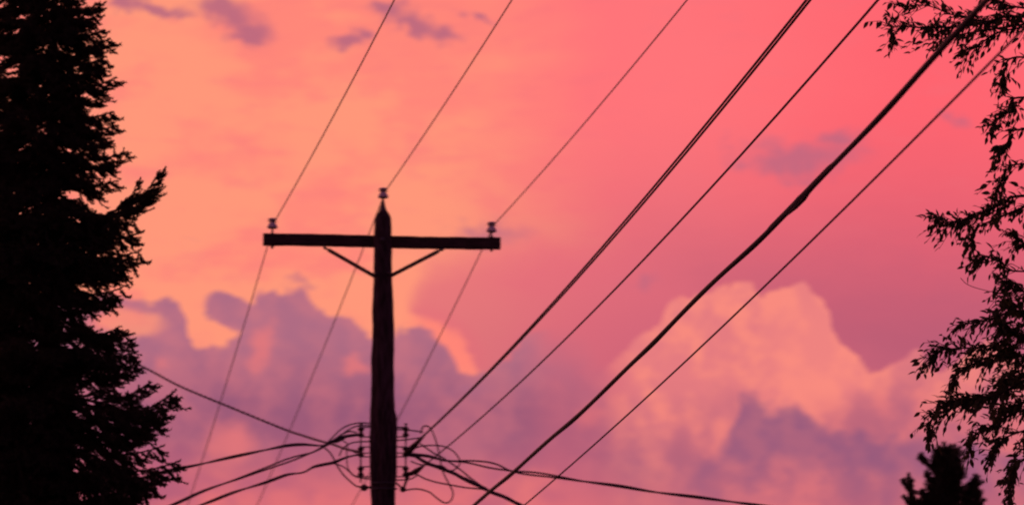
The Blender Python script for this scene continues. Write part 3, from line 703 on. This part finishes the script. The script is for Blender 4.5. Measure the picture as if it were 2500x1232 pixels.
BR = [
 ([(2178, 17), (2262, 14), (2330, 38), (2400, 52), (2500, 56), (2780, 120)], .6, 26),
 ([(2165, 96), (2182, 66), (2255, 68), (2330, 66), (2400, 58), (2500, 42), (2780, 100)], 1.0, 40),
 ([(2262, 122), (2300, 96), (2350, 84), (2420, 72), (2500, 60)], .7, 18),
 ([(2330, 122), (2380, 118), (2430, 82), (2500, 66)], .7, 16),
 ([(2390, -20), (2440, 8), (2500, 20), (2780, 60)], .9, 22),
 ([(2436, 206), (2452, 176), (2500, 140), (2780, 200)], .8, 16),
 ([(2404, 322), (2440, 288), (2472, 262), (2500, 238), (2780, 260)], .8, 18),
 ([(2426, 362), (2462, 346), (2500, 316), (2780, 330)], .8, 14),
 ([(2414, 472), (2448, 440), (2500, 400), (2780, 420)], .7, 16),
 ([(2272, 533), (2312, 541), (2362, 535), (2402, 516), (2452, 496), (2500, 478), (2780, 480)], 1.0, 44),
 ([(2360, 600), (2380, 560), (2430, 535), (2500, 505)], .8, 16),
 ([(2364, 650), (2402, 626), (2442, 640), (2500, 662), (2780, 640)], .6, 20),
 ([(2320, 795), (2382, 786), (2442, 770), (2482, 745), (2560, 720), (2780, 690)], .7, 30),
 ([(2262, 884), (2292, 856), (2334, 850), (2402, 846), (2452, 830), (2520, 790), (2780, 740)], .9, 42),
 ([(2312, 934), (2342, 906), (2392, 880), (2442, 862), (2520, 830), (2780, 790)], .9, 30),
 ([(2282, 985), (2342, 975), (2402, 970), (2460, 950), (2560, 900), (2780, 850)], .9, 34),
 ([(2254, 1060), (2276, 1020), (2332, 992), (2402, 978), (2500, 940), (2780, 860)], .9, 44),
 ([(2356, 1100), (2372, 1068), (2432, 1040), (2500, 1000), (2780, 920)], .9, 28),
 ([(2400, 1120), (2440, 1080), (2500, 1050), (2780, 960)], .8, 20),
 ([(2452, 1235), (2470, 1170), (2500, 1120), (2640, 1040), (2780, 980)], .7, 20),
 ([(2462, 1160), (2480, 1130), (2510, 1090), (2780, 990)], .7, 14),
 ([(2440, 690), (2480, 700), (2540, 720), (2780, 700)], .9, 20),
 ([(2450, 740), (2490, 760), (2560, 780), (2780, 740)], 1.0, 24),
 ([(2430, 800), (2480, 810), (2560, 820), (2780, 780)], 1.0, 26),
 ([(2440, 930), (2480, 920), (2560, 900), (2780, 840)], 1.1, 28),
 ([(2450, 860), (2490, 870), (2560, 870), (2780, 820)], 1.1, 26),
 ([(2425, 1010), (2480, 990), (2560, 960), (2780, 880)], 1.1, 28),
 ([(2465, 580), (2490, 590), (2560, 600), (2780, 590)], .9, 12),
]
leaves = []         # (branch object, matrix, score)
lr = random.Random(5)
pmT = (at(2400, 600, TY) - at(2300, 600, TY)).x / 100
def leaf_at(p, d, size):
    x = d.normalized(); up = Vector((lr.uniform(-.6, .6), lr.uniform(-1, .2), lr.uniform(.2, 1))); z = (up - x * up.dot(x)).normalized(); y = z.cross(x)
    return Matrix.Translation(p) @ Matrix((x, y, z)).transposed().to_4x4() @ Matrix.Diagonal((size, size * lr.uniform(.75, 1.15), size, 1))
for bi, (pix, wgt, ntw) in enumerate(BR):
    off = lr.uniform(-.5, .5); pix = [(pix[0][0] + 16, pix[0][1])] + pix[1:]
    P = [at(x, y, TY + off * (1 if x > 2500 else .8) + lr.uniform(-.06, .06)) for x, y in pix]
    if pix[-1][0] >= 2700:
        P[-1] = P[-1] + Vector((0, 0, lr.uniform(-.12, .02))); P.append(stem_at(P[-1].z - lr.uniform(.25, .5)))
    else: P.append(P[-1] + (P[-1] - P[-2]).normalized() * .3)
    C = catmull(P, 8); n = len(C)
    b = MB(); b.tube(C, [.0025 + .0085 * wgt * (i / (n - 1)) ** .8 for i in range(n)], 6)
    vis = [i for i, q in enumerate(C) if 1250 + 10000 * (q - EYE).x / (q - EYE).dot(ray(1250, 616)) < 2560]
    last = n - 6 if pix[-1][0] >= 2700 else n - 2
    ntw = int(ntw * 1.7 * last / max(vis))
    for k in range(ntw):
        t_ = (k + lr.random()) / ntw * last; i = min(n - 2, int(t_)); p0 = C[i].lerp(C[i + 1], t_ - i); along = (C[max(0, i - 1)] - C[i + 1]).normalized() if i else (C[0] - C[2]).normalized()
        tl = lr.uniform(.05, .20) * (1 if i > 3 else .6); down = lr.uniform(-.7, .75)
        v_ = (along * lr.uniform(.5, 1.0) + Vector((lr.uniform(-.3, .2), lr.uniform(-.7, .7), -down))).normalized()
        q = [p0, p0 + v_ * tl * .5, p0 + v_ * tl + Vector((0, 0, -.22 * tl))]
        b.tube(q, [.0028, .002, .0013], 4, cap=False)
        nl = max(2, int(tl / .029)); 
        for j in range(nl):
            u = (j + .6) / nl * 2; jj = min(1, int(u)); pl = q[jj].lerp(q[jj + 1], u - jj); tn = (q[jj + 1] - q[jj]).normalized()
            sd_ = Vector((lr.uniform(-.5, .5), lr.uniform(-.6, .6), lr.choice((-.9, .35)) + lr.uniform(-.25, .25)))
            d = tn * lr.uniform(.5, 1.0) + sd_ * .9
            leaves.append((bi, leaf_at(pl, d, lr.uniform(.030, .060))))
    # leaves along the tip of the branch itself
    for i in range(min(n - 2, last)):
        if lr.random() < .7:
            d = (C[max(0, i - 1)] - C[i + 1]).normalized() * .7 + Vector((0, lr.uniform(-.5, .5), lr.choice((-.8, .4))))
            leaves.append((bi, leaf_at(C[i], d, lr.uniform(.045, .07))))
    o = b.build('branch', M['twig'], tree); BR[bi] = o
# the rest of its crown, outside the view: limbs all round the stem
for k in range(72):
    z0 = 3.2 + 7.6 * (k + lr.random()) / 72; a = k * 2.39996 + lr.uniform(-.4, .4); ln = (1.9 - .13 * max(0, z0 - 4)) * lr.uniform(.7, 1.05)
    hx = math.cos(a)
    if hx < 0: ln = min(ln, .9 / max(.05, -hx))
    B0 = stem_at(z0); D_ = Vector((hx, math.sin(a), 0))
    C = catmull([B0, B0 + D_ * ln * .35 + Vector((0, 0, .22 * ln)), B0 + D_ * ln * .72 + Vector((0, 0, .26 * ln)), B0 + D_ * ln + Vector((0, 0, .08 * ln))], 7); n = len(C)
    b = MB(); b.tube(C, [.013 * (1 - i / n) + .002 for i in range(n)], 6); arms = [C]
    for q_ in range(7):          # side limbs
        i = int(lr.uniform(.2, .85) * (n - 1)); sl = ln * lr.uniform(.25, .5); sd_ = D_.cross(Vector((0, 0, 1))) * lr.choice((-1, 1)); v_ = (D_ * lr.uniform(.2, .9) + sd_ * .8 + Vector((0, 0, lr.uniform(-.1, .6)))).normalized()
        c2 = catmull([C[i], C[i] + v_ * sl * .55 + Vector((0, 0, .05)), C[i] + v_ * sl + Vector((0, 0, -.10 * sl))], 6); arms.append(c2); b.tube(c2, [.006 * (1 - j / len(c2)) + .0015 for j in range(len(c2))], 5, cap=False)
    for A_ in arms:
        m = len(A_); reach = (A_[-1] - A_[0]).length
        for q_ in range(int(26 * reach) + 4):
            t_ = lr.uniform(.2, .99) * (m - 1); i = min(m - 2, int(t_)); p0 = A_[i].lerp(A_[i + 1], t_ - i); along = (A_[i + 1] - A_[i]).normalized()
            tl = lr.uniform(.06, .2); v_ = (along * lr.uniform(.3, 1) + Vector((lr.uniform(-.7, .7), lr.uniform(-.7, .7), lr.uniform(-.75, .45)))).normalized()
            q = [p0, p0 + v_ * tl * .5, p0 + v_ * tl + Vector((0, 0, -.22 * tl))]; b.tube(q, [.0024, .0018, .0012], 3, cap=False)
            for j in range(max(2, int(tl / .03))):
                u = lr.uniform(.2, 2); jj = min(1, int(u)); pl = q[jj].lerp(q[jj + 1], u - jj); tn = (q[jj + 1] - q[jj]).normalized()
                mt = leaf_at(pl, tn * .8 + Vector((lr.uniform(-.5, .5), lr.uniform(-.6, .6), lr.choice((-.9, .35)))) * .9, lr.uniform(.03, .06))
                leaves.append((len(BR), mt))
    BR.append(b.build('branch', M['twig'], tree))
# one long bare twig
b = MB(); b.tube(catmull([at(2345, 678, TY), at(2362, 694, TY), at(2400, 707, TY), at(2470, 720, TY), at(2540, 722, TY)], 6), .0022, 5); b.build('bare_twig', M['twig'], tree)
print('leaves', len(leaves))
def scr(p): d = p - EYE; w = d.dot(ray(1250, 616)); return (1250 + 10000 * d.x / w)
order = sorted(range(len(leaves)), key=lambda i: (not 2100 < scr(leaves[i][1].translation) < 2490, lr.random()))
single = set(order[:300]); rest_v = []; rest_f = []
for i, (bi, mt) in enumerate(leaves):
    if i in single:
        o = link('leaf', LEAF[i % 3], BR[bi]); o.matrix_basis = mt
        o.matrix_parent_inverse = Matrix()
    else:
        A = np.array(mt); v = LVN[i % 3] @ A[:3, :3].T + A[:3, 3]; o_ = len(rest_v) * len(LV); rest_v.append(v); rest_f += [tuple(k + o_ for k in q) for q in LF]
me = mesh_from('foliage', np.concatenate(rest_v), rest_f, [M['leaf']]); o = link('foliage', me, tree, kind='stuff'); o.matrix_parent_inverse = Matrix.Translation(-tree.location)

# ------------------------------------------------------------------ small dark pine top, lower right
QY = 48.0
def candle(path_pts, r, V, rng, dens):
    """fat bottlebrush shoot: needles standing off a stem"""
    needles_on([tuple(p) for p in path_pts], rng, dens, r, V, None, wid=.006, spread_=1.1)
pq = thing('pine_tree', 'small bushy dark tree top poking up at the lower right, stubby upright shoots', 'tree', (at(2310, 1200, QY).x, QY, 0))
QB = Vector(pq.location); zt = at(2310, 1095, QY).z
b = MB(); zz = np.linspace(-.2, zt, 10); b.tube([Vector((QB.x + .03 * math.sin(z), QY, z)) for z in zz], [.11 * (1 - .9 * (z + .2) / (zt + .2)) for z in zz], 9); b.build('trunk', M['bark'], pq)
rng = np.random.default_rng(3); qr = random.Random(3)
SH = [(2310, 1180, 2306, 1082, 30), (2320, 1190, 2325, 1088, 28), (2312, 1170, 2290, 1092, 20), (2310, 1160, 2335, 1110, 24), (2300, 1160, 2280, 1108, 14), (2296, 1150, 2248, 1108, 11), (2262, 1128, 2249, 1106, 11), (2300, 1180, 2278, 1128, 18), (2310, 1200, 2345, 1130, 24), (2300, 1170, 2265, 1162, 14), (2290, 1200, 2270, 1178, 18), (2310, 1230, 2280, 1190, 24),
      (2340, 1250, 2375, 1165, 14), (2350, 1240, 2385, 1155, 15), (2360, 1250, 2392, 1190, 15), (2340, 1250, 2372, 1215, 22), (2350, 1250, 2395, 1225, 18), (2320, 1220, 2340, 1180, 20), (2310, 1260, 2310, 1160, 30), (2320, 1270, 2330, 1180, 30), (2290, 1270, 2300, 1190, 26), (2360, 1260, 2402, 1215, 8),
      (2232, 1280, 2224, 1195, 13), (2228, 1200, 2202, 1165, 9), (2228, 1195, 2218, 1154, 7), (2226, 1200, 2226, 1168, 8), (2230, 1250, 2226, 1210, 14), (2300, 1250, 2252, 1192, 9), (2262, 1240, 2252, 1196, 9), (2230, 1270, 2218, 1238, 12), (2250, 1260, 2264, 1220, 10), (2300, 1300, 2260, 1240, 24), (2310, 1290, 2340, 1230, 30), (2350, 1290, 2380, 1240, 24)]
SH += [(2290, 1245, 2240, 1215, 12), (2300, 1230, 2262, 1205, 14), (2330, 1110, 2340, 1096, 7), (2300, 1100, 2282, 1096, 6), (2300, 1200, 2264, 1150, 10), (2370, 1190, 2402, 1170, 6), (2300, 1250, 2275, 1215, 16), (2230, 1230, 2206, 1205, 8)]
for k in range(70):      # its crown goes on below the view
    y0 = 1270 + k * 7; w_ = 60 + (y0 - 1270) * .28; xx = 2310 + random.uniform(-1, 1) * w_
    SH.append((2310 + (xx - 2310) * .3, y0 + 20, xx, y0 - random.uniform(10, 45), random.uniform(12, 22)))
pmQ = (at(2400, 1100, QY) - at(2300, 1100, QY)).x / 100
for (x0, y0, x1, y1, w) in SH:
    dep = qr.uniform(-.25, .25) if y0 < 1280 else qr.uniform(-.6, .6); P0 = at(x0, y0, QY + dep); P1 = at(x1, y1 + w * .45, QY + dep + qr.uniform(-.1, .1))
    mid_ = P0.lerp(P1, .55) + Vector((qr.uniform(-.02, .02), 0, -.03)); V = [None]; mb = MB(); pts = catmull([P0, mid_, P1], 5)
    mb.tube(pts, [.012 - .0008 * i for i in range(len(pts))], 5)
    mb.tube([Vector((QB.x, QY, min(P0.z - .12, zt - .1))), P0], [.014, .012], 5)
    r = w * pmQ
    needles_on([tuple(p) for p in pts], rng, 3200, r * .95, V, None, wid=.0045, spread_=1.3)
    for k in range(int(8 + w * 1.1)):
        p0 = qr.choice(pts[2:]); v_ = Vector((qr.gauss(0, 1), qr.gauss(0, 1), qr.uniform(-.2, 1.1))).normalized(); ln = r * qr.uniform(.5, 1.3)
        needles_on([tuple(p0), tuple(p0 + v_ * ln * .5), tuple(p0 + v_ * ln)], rng, 900, .032, V, None, wid=.0038, spread_=1.2)
    T = np.concatenate([v for v in V if v is not None]); o_ = len(mb.v); nt_ = len(T) // 3
    me = mesh_from('shoot', np.concatenate([np.array([tuple(p) for p in mb.v]), T]), mb.f + (np.arange(nt_ * 3).reshape(-1, 3) + o_).tolist(), [M['twig'], M['needle2']], [0] * len(mb.f) + [1] * nt_, smooth=False)
    o = link('shoot', me, pq); o.matrix_parent_inverse = Matrix.Translation(-pq.location)
